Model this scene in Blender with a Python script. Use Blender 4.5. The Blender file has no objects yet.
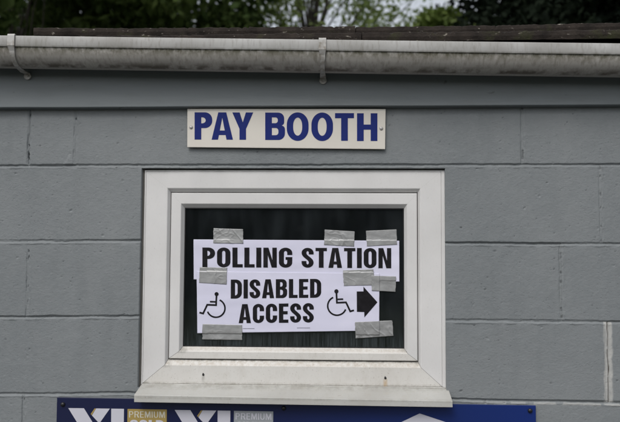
import bpy, bmesh, math, random
import numpy as np
from mathutils import Vector, Matrix, noise
from mathutils.geometry import tessellate_polygon

R = math.radians
scene = bpy.context.scene
col = scene.collection

# ------------------------------------------------------------------ camera
CAM = Vector((0.570, -2.05, 0.4255))
YAW, PIT, ROL, FPX = 0.03637, 0.05589, 0.00475, 696.7      # focal length in photo pixels (620 wide)
fw = Vector((-math.sin(YAW)*math.cos(PIT), math.cos(YAW)*math.cos(PIT), math.sin(PIT)))
rt = Vector((math.cos(YAW), math.sin(YAW), 0))
up = rt.cross(fw)
c_, s_ = math.cos(ROL), math.sin(ROL)
r2 = c_*rt + s_*up
u2 = -s_*rt + c_*up
cd = bpy.data.cameras.new('camera'); cam = bpy.data.objects.new('camera', cd); col.objects.link(cam)
m3 = Matrix((r2, u2, -fw)).transposed()
cam.matrix_world = Matrix.Translation(CAM) @ m3.to_4x4()
cd.sensor_width = 36; cd.lens = 36*FPX/620; cd.clip_start = 0.05; cd.clip_end = 3000
cd.dof.use_dof = True; cd.dof.focus_distance = 2.05; cd.dof.aperture_fstop = 3.2; cd.dof.aperture_blades = 8
scene.camera = cam

def at(px, py, Y=0.0):
    """surveyed point of the photograph -> real point on the upright plane at depth Y"""
    d = fw + r2*((px-310)/FPX) - u2*((py-211)/FPX)
    t = (Y-CAM.y)/d.y
    return CAM + d*t

# ------------------------------------------------------------------ sky, sun, exposure
SUN_EL, SUN_AZ = R(48), R(200)          # overcast light from the front, a little left
w = bpy.data.worlds.new('World'); scene.world = w; w.use_nodes = True
nt = w.node_tree; nt.nodes.clear()
wo = nt.nodes.new('ShaderNodeOutputWorld'); bg = nt.nodes.new('ShaderNodeBackground')
sky = nt.nodes.new('ShaderNodeTexSky'); sky.sky_type = 'NISHITA'; sky.sun_disc = False
sky.sun_elevation = SUN_EL; sky.sun_rotation = SUN_AZ
sky.air_density = 1.0; sky.dust_density = 3.0; sky.ozone_density = 1.0
hs = nt.nodes.new('ShaderNodeHueSaturation'); hs.inputs['Saturation'].default_value = 0.28
nt.links.new(sky.outputs[0], hs.inputs['Color']); nt.links.new(hs.outputs[0], bg.inputs['Color'])
bg.inputs['Strength'].default_value = 0.15
nt.links.new(bg.outputs[0], wo.inputs[0])
sl = bpy.data.lights.new('sun', 'SUN'); sl.energy = 1.0; sl.angle = R(25); sl.color = (1, .97, .93)
so = bpy.data.objects.new('sun', sl); col.objects.link(so)
sd = Vector((math.sin(SUN_AZ)*math.cos(SUN_EL), math.cos(SUN_AZ)*math.cos(SUN_EL), math.sin(SUN_EL)))
so.rotation_euler = sd.to_track_quat('Z', 'Y').to_euler(); so.location = (0, -5, 8)
vs = scene.view_settings; vs.view_transform = 'Standard'; vs.look = 'None'; vs.gamma = 1; vs.use_curve_mapping = False
vs.exposure = 0.2
scene.render.engine = 'CYCLES'
scene.cycles.max_bounces = 8; scene.cycles.transparent_max_bounces = 12

# ------------------------------------------------------------------ helpers
def link(o, parent=None):
    col.objects.link(o)
    if parent: o.parent = parent
    return o
def tag(o, label=None, cat=None, group=None, kind=None):
    if label: o['label'] = label
    if cat: o['category'] = cat
    if group: o['group'] = group
    if kind: o['kind'] = kind
    return o
def empty(name, loc=(0, 0, 0)):
    o = bpy.data.objects.new(name, None); o.location = loc; o.empty_display_size = .05
    return link(o)
def mesh_obj(name, verts, faces, mat, parent=None, smooth=False):
    me = bpy.data.meshes.new(name); 
    if parent is not None:
        off = parent_world(parent); verts = [(v[0]-off.x, v[1]-off.y, v[2]-off.z) for v in verts]
    me.from_pydata([tuple(v) for v in verts], [], [tuple(f) for f in faces]); me.update()
    if smooth:
        me.polygons.foreach_set('use_smooth', [True]*len(me.polygons))
    me.materials.append(mat)
    return link(bpy.data.objects.new(name, me), parent)
def parent_world(p):
    v = Vector((0, 0, 0))
    while p: v += p.location; p = p.parent
    return v
def numpy_mesh(name, co, quads, mat, parent=None, smooth=False):
    me = bpy.data.meshes.new(name)
    if parent is not None:
        off = parent_world(parent); co = co-np.array(off)
    me.vertices.add(len(co)); me.vertices.foreach_set('co', co.astype(np.float32).ravel())
    n = len(quads); me.loops.add(n*4); me.loops.foreach_set('vertex_index', quads.astype(np.int32).ravel())
    me.polygons.add(n); me.polygons.foreach_set('loop_start', np.arange(0, n*4, 4, dtype=np.int32))
    me.polygons.foreach_set('use_smooth', np.full(n, smooth))
    me.update(calc_edges=True); me.validate()
    me.materials.append(mat)
    return link(bpy.data.objects.new(name, me), parent)
class MB:
    def __init__(s): s.v = []; s.f = []
    def add(s, vs_, fs_):
        n = len(s.v); s.v += [tuple(v) for v in vs_]; s.f += [tuple(i+n for i in f) for f in fs_]
    def box(s, a, b):
        x0, y0, z0 = a; x1, y1, z1 = b
        s.add([(x0,y0,z0),(x1,y0,z0),(x1,y1,z0),(x0,y1,z0),(x0,y0,z1),(x1,y0,z1),(x1,y1,z1),(x0,y1,z1)],
              [(0,3,2,1),(4,5,6,7),(0,1,5,4),(1,2,6,5),(2,3,7,6),(3,0,4,7)])
    def tube(s, pts, rad, n=10, cap=True):
        rings = []
        for i, p in enumerate(pts):
            p = Vector(p); q = Vector(pts[min(i+1, len(pts)-1)])-Vector(pts[max(i-1, 0)]); q.normalize()
            a = q.orthogonal().normalized(); b = q.cross(a)
            r_ = rad[i] if isinstance(rad, (list, tuple)) else rad
            rings.append([p+(a*math.cos(t)+b*math.sin(t))*r_ for t in [2*math.pi*k/n for k in range(n)]])
        n0 = len(s.v)
        for r_ in rings: s.v += [tuple(v) for v in r_]
        for i in range(len(rings)-1):
            for k in range(n):
                a = n0+i*n+k; b = n0+i*n+(k+1) % n
                s.f.append((a, b, b+n, a+n))
        if cap:
            s.f.append(tuple(n0+k for k in range(n))[::-1]); s.f.append(tuple(n0+(len(rings)-1)*n+k for k in range(n)))
    def obj(s, name, mat, parent=None, smooth=False, bevel=0):
        o = mesh_obj(name, s.v, s.f, mat, parent, smooth)
        if bevel:
            m = o.modifiers.new('bevel', 'BEVEL'); m.width = bevel; m.segments = 2; m.limit_method = 'ANGLE'
        return o

# materials
def mat(name, color, rough=.6, metal=0, spec=.5):
    m = bpy.data.materials.new(name); m.use_nodes = True
    b = m.node_tree.nodes['Principled BSDF']
    b.inputs['Base Color'].default_value = (*color, 1); b.inputs['Roughness'].default_value = rough
    b.inputs['Metallic'].default_value = metal; b.inputs['Specular IOR Level'].default_value = spec
    return m
class NT:
    def __init__(s, m): s.m = m; s.t = m.node_tree; s.b = s.t.nodes['Principled BSDF']; s.co = None
    def n(s, typ, **kw):
        x = s.t.nodes.new(typ)
        for k, v in kw.items(): setattr(x, k, v)
        return x
    def l(s, a, b): s.t.links.new(a, b)
    def coord(s, scale=(1, 1, 1)):
        if s.co is None: s.co = s.n('ShaderNodeTexCoord')
        mp = s.n('ShaderNodeMapping'); mp.inputs['Scale'].default_value = scale
        s.l(s.co.outputs['Object'], mp.inputs[0]); return mp.outputs[0]
    def noise(s, scale, detail=4, stretch=(1, 1, 1), rough=.55):
        x = s.n('ShaderNodeTexNoise'); x.inputs['Scale'].default_value = scale
        x.inputs['Detail'].default_value = detail; x.inputs['Roughness'].default_value = rough
        s.l(s.coord(stretch), x.inputs['Vector']); return x.outputs['Fac']
    def ramp(s, fac, stops):
        x = s.n('ShaderNodeValToRGB'); e = x.color_ramp.elements
        while len(e) < len(stops): e.new(.5)
        for el, (p, c) in zip(e, stops):
            el.position = p; el.color = (c, c, c, 1) if not isinstance(c, tuple) else (*c, 1)
        s.l(fac, x.inputs[0]); return x.outputs[0]
    def mix(s, fac, a, b, mode='MIX'):
        x = s.n('ShaderNodeMix', data_type='RGBA', blend_type=mode)
        for inp, v in ((0, fac), (6, a), (7, b)):
            if isinstance(v, (float, int)): x.inputs[inp].default_value = v
            elif isinstance(v, tuple): x.inputs[inp].default_value = (*v, 1)
            else: s.l(v, x.inputs[inp])
        return x.outputs[2]
    def math(s, op, a, b=0.0):
        x = s.n('ShaderNodeMath', operation=op)
        for i, v in enumerate((a, b)):
            if isinstance(v, (float, int)): x.inputs[i].default_value = v
            else: s.l(v, x.inputs[i])
        return x.outputs[0]
    def attr(s, name):
        x = s.n('ShaderNodeAttribute'); x.attribute_name = name; return x.outputs['Fac']
    def xyz(s):
        x = s.n('ShaderNodeSeparateXYZ'); s.l(s.coord(), x.inputs[0]); return x.outputs
    def color(s, c): s.l(c, s.b.inputs['Base Color'])
    def bump(s, h, strength=.3, dist=.002):
        x = s.n('ShaderNodeBump'); x.inputs['Strength'].default_value = strength; x.inputs['Distance'].default_value = dist
        s.l(h, x.inputs['Height']); s.l(x.outputs[0], s.b.inputs['Normal'])

# painted block wall
GREY = (.158, .176, .186)
m_wall = mat('painted_block', GREY, .62, 0, .35); N = NT(m_wall)
base = N.mix(N.ramp(N.noise(2.2, 5), [(.3, 0.0), (.7, 1.0)]), (.149, .164, .172), (.190, .205, .212))
base = N.mix(N.math('MULTIPLY', N.ramp(N.noise(60, 3), [(.45, 0.0), (.75, 1.0)]), .35), base, (.20, .215, .222))
base = N.mix(N.math('MULTIPLY', N.ramp(N.noise(5, 5, (3, 1, .5)), [(.52, 0.0), (.75, 1.0)]), .3), base, (.125, .138, .145))
base = N.mix(N.math('MULTIPLY', N.ramp(N.noise(14, 7, (1, 1, .45), .7), [(.50, 0.0), (.78, 1.0)]), .35), base, (.215, .225, .228))
base = N.mix(N.attr('pit'), base, (.05, .055, .06))
base = N.mix(N.attr('mortar'), base, (.40, .40, .385))
base = N.mix(N.attr('crack'), base, (.055, .045, .035))
N.color(base)
h = N.math('ADD', N.math('MULTIPLY', N.noise(420, 3), .45), N.math('ADD', N.noise(110, 4, (1, 1, 1.6)), N.math('MULTIPLY', N.ramp(N.noise(190, 2), [(.62, 0.0), (.74, 1.0)]), -.9)))
N.bump(h, .5, .0017)

m_board = mat('painted_board', GREY, .5, 0, .4); N = NT(m_board)
base = N.mix(N.ramp(N.noise(3, 5, (.4, 1, 3)), [(.35, 0.0), (.7, 1.0)]), (.142, .162, .172), (.168, .188, .197))
base = N.mix(N.ramp(N.noise(26, 3, (1, 1, 1.5)), [(.69, 0.0), (.75, .6)]), base, (.06, .065, .06))
base = N.mix(N.math('MULTIPLY', N.ramp(N.noise(12, 7, (.35, 1, 2.2), .7), [(.48, 0.0), (.75, 1.0)]), .4), base, (.105, .115, .112))
N.color(base); N.bump(N.noise(14, 5, (.6, 1, 12)), .12, .002)

def pvc(name, c1, c2, speck=.5, lo=.55):
    m = mat(name, c1, .38, 0, .45); N = NT(m)
    b = N.mix(N.ramp(N.noise(6, 6), [(.35, 0.0), (.7, 1.0)]), c1, c2)
    b = N.mix(N.math('MULTIPLY', N.ramp(N.noise(24, 8, (1.6, 1, 1.2), .75), [(lo, 0.0), (lo+.30, 1.0)]), speck*.8), b, (.33, .30, .25))
    b = N.mix(N.math('MULTIPLY', N.ramp(N.noise(130, 5, (1.8, 1, .7), .7), [(.56, 0.0), (.72, 1.0)]), speck*.5), b, (.34, .30, .24))
    b = N.mix(N.math('MULTIPLY', N.ramp(N.noise(260, 2), [(.68, 0.0), (.73, 1.0)]), speck), b, (.16, .14, .11))
    N.color(b); N.bump(N.noise(30, 4), .05, .001)
    N.l(N.ramp(N.noise(9, 4), [(.3, .34), (.7, .6)]), N.b.inputs['Roughness'])
    return m
m_pvc = pvc('white_pvc', (.61, .605, .60), (.55, .545, .54), .2, .62)
m_pvc_dirty = pvc('weathered_white_pvc', (.60, .59, .565), (.54, .525, .495), .5, .52)
m_sill = pvc('grey_white_sill', (.43, .43, .41), (.36, .355, .335), .5, .50)
m_grime = mat('joint_grime', (.06, .055, .045), .9)
m_gasket = mat('rubber_gasket', (.015, .015, .016), .5)

# gutter plastic with algae under the lip and along the foot
m_gut = mat('weathered_gutter', (.4, .39, .37), .5, 0, .35); N = NT(m_gut)
gu = N.attr('along')                        # 0 lip top .. 1 foot
b = N.mix(N.ramp(N.noise(4, 5, (1, 1, 3)), [(.3, 0.0), (.7, 1.0)]), (.42, .405, .38), (.32, .305, .28))
lipc = N.mix(N.ramp(N.noise(5, 6), [(.35, 0.0), (.68, 1.0)]), (.41, .41, .405), (.27, .265, .25))
b = N.mix(N.ramp(gu, [(.30, 1.0), (.34, 0.0)]), b, lipc)
band1 = N.ramp(gu, [(.24, 0.0), (.315, .75), (.345, 1.0), (.38, .8), (.55, 0.0)])
runs = N.ramp(N.noise(60, 4, (1.6, 1, .12)), [(.52, 0.0), (.68, 1.0)])
b = N.mix(N.math('MULTIPLY', N.math('MULTIPLY', runs, N.ramp(gu, [(.30, 0.0), (.34, 1.0), (.85, .15)])), .6), b, (.12, .105, .075))
streak = N.ramp(N.noise(38, 5, (1.2, 1, 1.0), .7), [(.33, 0.0), (.56, 1.0)])
b = N.mix(N.math('MULTIPLY', N.math('MULTIPLY', band1, streak), .95), b, (.055, .052, .024))
band2 = N.ramp(gu, [(.66, 0.0), (.80, 1.0), (.88, 1.0), (.93, 0.0)])
blot = N.ramp(N.noise(22, 6, (1, 1, 1.2)), [(.42, 0.0), (.58, 1.0)])
b = N.mix(N.math('MULTIPLY', N.math('MULTIPLY', band2, blot), .85), b, (.07, .055, .04))
b = N.mix(N.math('MULTIPLY', N.ramp(N.noise(70, 5, (2, 1, .5)), [(.5, 0.0), (.75, 1.0)]), .45), b, (.16, .15, .12))
N.color(b); N.bump(N.noise(60, 4), .15, .001)
m_clip = mat('bracket_plastic', (.36, .355, .34), .35, 0, .5); N = NT(m_clip)
N.color(N.mix(N.ramp(N.noise(60, 5), [(.42, 0.0), (.68, 1.0)]), (.40, .395, .38), (.20, .18, .15)))

m_roof = mat('mossy_tile', (.05, .042, .035), .95, 0, .1); N = NT(m_roof)
b = N.mix(N.ramp(N.noise(18, 6), [(.3, 0.0), (.7, 1.0)]), (.016, .014, .013), (.045, .037, .032))
b = N.mix(N.ramp(N.noise(45, 3, (1, 1, 2)), [(.66, 0.0), (.72, .8)]), b, (.26, .24, .21))
b = N.mix(N.ramp(N.noise(9, 5), [(.58, 0.0), (.72, .7)]), b, (.035, .045, .015))
N.color(b); N.bump(N.noise(130, 4), .6, .004)

def leafmat(name, c1, c2, trans=.25):
    m = mat(name, c1, .55, 0, .3); N = NT(m)
    at_ = N.n('ShaderNodeAttribute'); at_.attribute_name = 'shade'
    c = N.mix(at_.outputs['Fac'], c1, c2); N.color(c)
    tr = N.n('ShaderNodeBsdfTranslucent'); N.l(c, tr.inputs[0])
    mx = N.n('ShaderNodeMixShader'); mx.inputs[0].default_value = trans
    N.l(N.b.outputs[0], mx.inputs[1]); N.l(tr.outputs[0], mx.inputs[2])
    N.l(mx.outputs[0], N.t.nodes['Material Output'].inputs[0])
    return m
m_leaf_mid = leafmat('broadleaf_green', (.085, .135, .032), (.18, .235, .06), .45)
m_leaf_light = leafmat('light_leaf_green', (.11, .16, .045), (.22, .28, .09), .5)
m_leaf_dark = leafmat('dark_leaf_green', (.032, .055, .018), (.08, .11, .032), .3)
m_leaf_yew = leafmat('yew_green', (.003, .006, .004), (.006, .010, .005), .0)
for m_ in (m_leaf_yew, m_leaf_dark): m_.node_tree.nodes['Principled BSDF'].inputs['Specular IOR Level'].default_value = .08; m_.node_tree.nodes['Principled BSDF'].inputs['Roughness'].default_value = .8
m_bark = mat('bark', (.06, .048, .038), .9); N = NT(m_bark)
N.color(N.mix(N.ramp(N.noise(12, 5, (3, 3, .6)), [(.3, 0.0), (.7, 1.0)]), (.02, .017, .013), (.055, .046, .037))); N.bump(N.noise(20, 5, (3, 3, .5)), .8, .03)

# ------------------------------------------------------------------ ground
GZ = -1.17
m_ground = mat('worn_tarmac', (.05, .05, .05), .9); N = NT(m_ground)
g1 = N.mix(N.ramp(N.noise(.5, 5), [(.35, 0.0), (.7, 1.0)]), (.045, .045, .046), (.075, .072, .068))
g1 = N.mix(N.ramp(N.noise(90, 2), [(.5, 0.0), (.7, .6)]), g1, (.12, .115, .11))
N.color(g1); N.bump(N.noise(120, 3), .5, .006)
m_grass = mat('grass_field', (.05, .08, .025), .9); N = NT(m_grass)
N.color(N.mix(N.ramp(N.noise(1.2, 6), [(.3, 0.0), (.7, 1.0)]), (.035, .065, .018), (.075, .10, .035))); N.bump(N.noise(40, 4), .8, .03)
tag(mesh_obj('ground', [(-900, -900, GZ-.004), (900, -900, GZ-.004), (900, 900, GZ-.004), (-900, 900, GZ-.004)], [(0, 1, 2, 3)], m_grass), kind='structure')
tag(mesh_obj('tarmac_path', [(-14, -7, GZ), (16, -7, GZ), (16, 1.0, GZ), (-14, 1.0, GZ)], [(0, 1, 2, 3)], m_ground), kind='structure')

# ------------------------------------------------------------------ the booth
BX0, BX1, BD = -1.05, 2.35, 2.6           # wall left, right, building depth
booth = empty('pay_booth', ((BX0+BX1)/2, 0, GZ))
tag(booth, 'grey painted concrete block booth with white framed window and tiled roof', 'booth')

rng = np.random.default_rng(5)
def vnoise(X, Z, scale, seed, oct_=3):
    out = np.zeros_like(X); amp = 1.0; tot = 0
    for o in range(oct_):
        r = np.random.default_rng(seed+o).random((256, 256))
        u = X*scale*(2**o)+1000.3; v = Z*scale*(2**o)+1000.7
        iu = np.floor(u).astype(int); iv = np.floor(v).astype(int)
        fu = u-iu; fv = v-iv; fu = fu*fu*(3-2*fu); fv = fv*fv*(3-2*fv)
        a = r[iu % 256, iv % 256]; b = r[(iu+1) % 256, iv % 256]; c = r[iu % 256, (iv+1) % 256]; d = r[(iu+1) % 256, (iv+1) % 256]
        out += amp*((a*(1-fu)+b*fu)*(1-fv)+(c*(1-fu)+d*fu)*fv); tot += amp; amp *= .5
    return out/tot

def line(pts, Y=0.0):
    w_ = [at(px, py, Y) for px, py in pts]
    return [p.x for p in w_], [p.z for p in w_]
HJ = [line([(0, 165.8), (75, 165.2), (300, 165), (496, 164.8), (620, 164.6)]),
      line([(0, 241.3), (124, 240.6), (496, 243.3), (620, 244)]),
      line([(0, 316.9), (130, 316), (447, 320.3), (620, 322)]),
      line([(0, 394.1), (130, 393), (450, 399.2), (620, 402.9)])]
for k in range(1, 6): HJ.append(([-1, 2], [-.225*k, -.225*k]))
HJ.append(([-1, 2], [.905, .905]))
def px_x(px, py): return at(px, py).x
x29 = px_x(29.2, 135); x72 = px_x(75.5, 135); x522 = px_x(522.3, 135)
xr2 = px_x(600.5, 200); xr3 = px_x(561.5, 282); xl3 = px_x(28, 282); xr4 = px_x(608, 360); xl5 = px_x(23.5, 410)
rows = [  # (z low, z high, joints x: (x, depth, wide))
    (.675, .905, [(x29-.44, 1, 0), (x29, 1.5, 0), (x72, .9, 0), (x522, .9, 0), (x522+.45, 1, 0)]),
    (.45, .675, [(-.475, 1, 0), (-.925, 1, 0), (xr2, .5, 0), (xr2+.45, 1, 0)]),
    (.225, .45, [(xl3, .8, 0), (xl3-.45, 1, 0), (xr3, .6, 0), (xr3+.45, 1, 0)]),
    (0, .225, [(-.475, 1, 0), (-.925, 1, 0), (xr4, .8, 1), (xr4+.45, 1, 0)]),
    (-.225, 0, [(xl5+.45*k, .8, 0) for k in range(-2, 6)])]
for k in range(1, 5):
    sh = .225 if k % 2 else 0
    rows.append((-.225*(k+1), -.225*k, [(xl5+sh+.45*j, .8, 0) for j in range(-3, 6)]))

# window opening in the wall
O0 = at(141.6, 168.2); O1 = at(446.4, 390)
OX0, OX1, OZ0, OZ1 = O0.x, O1.x, O1.z-.004, O0.z
def axis(lo, hi, vlo, vhi, fine, hot, hotw, hotstep, coarse=.03, extra=()):
    s = {round(v, 5) for v in extra}
    s |= {round(v, 5) for v in np.arange(vlo, vhi, fine)}
    s |= {round(v, 5) for v in np.arange(lo, vlo, coarse)} | {round(v, 5) for v in np.arange(vhi, hi, coarse)} | {lo, hi}
    for h_ in hot: s |= {round(v, 5) for v in np.arange(h_-hotw, h_+hotw, hotstep) if lo < v < hi}
    a = sorted(s); out = [a[0]]
    ex = {round(v, 5) for v in extra}
    for v in a[1:]:
        if v-out[-1] > .00045: out.append(v)
        elif v in ex: out[-1] = v
    return np.array(out)
xs = axis(BX0, BX1, -.56, 1.60, .0023, [x29, x72, x522, xr2, xr3, xl3, xr4, xl5], .010, .0013, extra=(OX0, OX1))
zs = axis(GZ-.05, .93, -.15, .88, .0023, [.672, .447, .222, -.003], .013, .0011, extra=(OZ0, OZ1))
X, Z = np.meshgrid(xs, zs, indexing='ij')
wob = (vnoise(X, Z, 14, 3)-.5)*.0030+(vnoise(X, Z, 70, 7, 3)-.5)*.0028
rec = np.zeros_like(X); mort = np.zeros_like(X); crack = np.zeros_like(X); pit = np.zeros_like(X)
lip = np.zeros_like(X)
inlint = (X > x72) & (X < x522)
for k, (jx, jz) in enumerate(HJ):
    zc = np.interp(X, jx, jz)+wob
    u = Z-zc
    dm = .35+.95*vnoise(X, Z*0, 9, 40+k, 4)                       # depth varies along the joint
    r_ = .0043*dm*np.exp(-np.abs(u/(.0026+.0014*vnoise(X, Z*0, 16, 140+k)))**3)
    rec = np.maximum(rec, r_)
    # thick paint and mortar rolled on the top arris of the block below
    lip += .0016*np.exp(-((u+.0070+.003*(vnoise(X, Z*0, 24, 160+k, 3)-.5))/.0026)**2)*np.clip(vnoise(X, Z, 34, 60+k, 3)*3.2-.9, 0, 1.4)
    lip -= .0022*np.clip((.012+u)/.012, 0, 1)*(u < 0)*(u > -.012)*vnoise(X, Z, 14, 80+k, 2)
    if k == 3: mort = np.maximum(mort, np.exp(-((u+.0065)/.0035)**4)*np.clip((X-.9)*4, 0, 1)*(vnoise(X, Z, 40, 91, 2) > .36)*.55)
for (zl, zh, js) in rows:
    inz = (Z > np.interp(X, *HJ[{.675: 0, .45: 1, .225: 2, 0: 3}[zl]]) if zl in (.675, .45, .225, 0) else Z > zl)
    top = {.675: 1, .45: 2, .225: 3, 0: 4}
    if zh in (.675, .45, .225, 0): inz &= Z < np.interp(X, *HJ[{.675: 0, .45: 1, .225: 2, 0: 3}[zh]])
    else: inz &= Z <= zh
    for (xj, dj, wide) in js:
        u = X-xj+(vnoise(X, Z, 18, 17)-.5)*.003
        if wide:
            r_ = .0022*np.exp(-np.abs(u/.010)**6)+.004*np.exp(-np.abs((u-.001)/.0011)**2)
            mort = np.maximum(mort, inz*np.exp(-np.abs((u+.004*(vnoise(X, Z, 20, 61, 3)-.5))/(.0075+.0085*vnoise(X, Z, 45, 21, 4)))**10)*(.45+.6*vnoise(X, Z, 60, 8, 3)))
            crack = np.maximum(crack, inz*np.exp(-np.abs((u+.0005-(vnoise(X, Z, 25, 4)-.5)*.006)/.0014)**2)*(vnoise(X, Z, 35, 14, 2) > .40))
        else:
            vv = vnoise(X, Z, 26, 33, 2); v2 = vnoise(X, Z, 75, 37, 3)
            u = u+(v2-.5)*.004
            r_ = dj*(.0011*np.exp(-np.abs(u/.0058)**4)+.0022*np.exp(-np.abs((u+.0035)/.0016)**2)*np.clip((vv-.40)*5, 0, 1)+.0042*np.exp(-np.abs((u-.001)/.0026)**2)*np.clip((v2-.60)*12, 0, 1))
            if dj > 1.2: r_ = r_+.003*np.exp(-np.abs(u/.0016)**2)
            lip += inz*.0012*np.exp(-((u-.006)/.003)**2)*np.clip(v2*3-1.3, 0, 1)
            pit = np.maximum(pit, inz*.5*np.exp(-np.abs((u-.001)/.0022)**2)*np.clip((v2-.62)*12, 0, 1))
        rec = np.maximum(rec, r_*inz)
# block faces sit a hair in or out of line
plane = np.zeros_like(X)
bi = 0
for (zl, zh, js) in rows:
    edges = [-9]+sorted(j[0] for j in js)+[9]
    for a, b2 in zip(edges[:-1], edges[1:]):
        m_ = (X >= a) & (X < b2) & (Z >= zl) & (Z < zh); bi += 1
        rr = np.random.default_rng(200+bi).random(3)-.5
        plane += m_*(rr[0]*.0022+(rr[1]*(Z-(zl+zh)/2)*.008)+(0 if a < -5 or b2 > 5 else rr[2]*(X-(a+b2)/2)*.004))
rough = (vnoise(X, Z, 4, 1)-.5)*.003+(vnoise(X, Z, 40, 2, 3)-.5)*.0009+(vnoise(X, Z, 160, 5, 2)-.5)*.00045
P = np.random.default_rng(11)
for k in range(900):
    cx = P.uniform(-.55, 1.6); cz = P.uniform(-.15, .86); rr = P.uniform(.0009, .0019)*(1.7 if P.random() < .10 else 1)
    i0, i1 = np.searchsorted(xs, [cx-.012, cx+.012]); j0, j1 = np.searchsorted(zs, [cz-.01, cz+.01])
    sx = P.uniform(.9, 1.9); dx_ = (X[i0:i1, j0:j1]-cx)/(rr*sx); dz_ = (Z[i0:i1, j0:j1]-cz-P.uniform(-.3, .5)*(X[i0:i1, j0:j1]-cx))/rr
    g = np.exp(-(dx_**2+dz_**2)**2)
    rec[i0:i1, j0:j1] = np.maximum(rec[i0:i1, j0:j1], g*P.uniform(.0006, .0024))
    lip[i0:i1, j0:j1] += .0005*np.exp(-(dx_**2+(dz_+1.6)**2))*(P.random() < .5)
    if P.random() < .4: pit[i0:i1, j0:j1] = np.maximum(pit[i0:i1, j0:j1], g*P.uniform(.2, .9))
# triangular dab of mortar by the lintel's left end
db = at(69, 159)
g = np.clip(1-np.abs(X-db.x-.002)/.018-(Z-db.z+.014)/.03, 0, 1)*(Z > db.z-.017)*(Z < db.z+.02)
lip += np.minimum(g*.006, .0022)
H = -rec+lip+plane+rough
YW = -H
nx, nz = X.shape
co = np.stack([X, YW, Z], -1).reshape(-1, 3)
idx = np.arange(nx*nz).reshape(nx, nz)
q = np.stack([idx[:-1, :-1], idx[1:, :-1], idx[1:, 1:], idx[:-1, 1:]], -1)
xm = (xs[:-1]+xs[1:])/2; zm = (zs[:-1]+zs[1:])/2
hole = ((xm > OX0) & (xm < OX1))[:, None] & ((zm > OZ0) & (zm < OZ1))[None, :]
quads = q[~hole].reshape(-1, 4)
# reveals of the opening, returning 90 mm into the wall
i0 = int(np.argmin(abs(xs-OX0))); i1 = int(np.argmin(abs(xs-OX1))); j0 = int(np.argmin(abs(zs-OZ0))); j1 = int(np.argmin(abs(zs-OZ1)))
loop = [idx[i, j0] for i in range(i0, i1)]+[idx[i1, j] for j in range(j0, j1)]+[idx[i, j1] for i in range(i1, i0, -1)]+[idx[i0, j] for j in range(j1, j0, -1)]
loop = np.array(loop); back = co[loop].copy(); back[:, 1] = .09
nb = len(co); co = np.vstack([co, back]); L = len(loop)
rq = np.array([[loop[k], loop[(k+1) % L], nb+(k+1) % L, nb+k] for k in range(L)])
quads = np.vstack([quads, rq])
wall = numpy_mesh('front_wall', co, quads, m_wall, booth, True)
for nm, arr in (('pit', pit), ('mortar', mort), ('crack', crack)):
    a = wall.data.attributes.new(nm, 'FLOAT', 'POINT')
    a.data.foreach_set('value', np.concatenate([np.clip(arr, 0, 1).ravel(), np.zeros(L)]).astype(np.float32))

# other walls, room floor and ceiling
mb = MB()
mb.box((BX0, .012, GZ-.05), (BX0+.1, BD, .93)); mb.box((BX1-.1, .012, GZ-.05), (BX1, BD, .93))
mb.box((BX0+.101, BD-.1, GZ-.05), (BX1-.101, BD, .93))
mb.obj('side_wall', m_wall, booth)
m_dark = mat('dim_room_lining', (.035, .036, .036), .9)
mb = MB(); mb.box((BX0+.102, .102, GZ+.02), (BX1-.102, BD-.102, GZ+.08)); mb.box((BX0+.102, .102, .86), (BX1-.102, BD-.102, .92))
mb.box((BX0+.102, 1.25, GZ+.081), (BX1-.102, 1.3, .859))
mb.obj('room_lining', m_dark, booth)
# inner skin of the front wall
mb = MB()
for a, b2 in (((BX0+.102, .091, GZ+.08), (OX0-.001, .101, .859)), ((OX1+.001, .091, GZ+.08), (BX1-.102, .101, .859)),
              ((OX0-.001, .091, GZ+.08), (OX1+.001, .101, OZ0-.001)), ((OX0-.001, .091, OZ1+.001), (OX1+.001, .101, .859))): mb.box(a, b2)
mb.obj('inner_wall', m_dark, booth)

# ------------------------------------------------------------------ fascia
FY = -.026
fz = at(310, 107, FY).z
nx_ = 240; xf = np.linspace(BX0-.02, BX1+.02, nx_)
fl, fr = at(0, 107.6, FY), at(620, 104.9, FY)
zb = fl.z+(xf-fl.x)*(fr.z-fl.z)/(fr.x-fl.x)
zb = zb+(vnoise(xf, xf*0, 3, 6)-.5)*.003
prof = [(.0, .0), (-.0, .0)]
mbv = []; rowsn = [(0.0, -.002, 0), (FY+.002, -.0, 0), (FY, .002, 0), (FY, .05, 0), (FY, .09, 0), (FY, .19, 0)]
for i, x in enumerate(xf):
    for (yy, dz, _) in rowsn:
        mbv.append((x, yy+(0 if yy == 0 else (noise.noise(Vector((x*2.5, dz*5, 3)))*.0012)), zb[i]+dz if dz < .1 else .985))
n_ = len(rowsn)
fcs = [(i*n_+k, (i+1)*n_+k, (i+1)*n_+k+1, i*n_+k+1) for i in range(nx_-1) for k in range(n_-1)]
fas = mesh_obj('fascia_board', mbv, fcs, m_board, booth, False)

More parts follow.
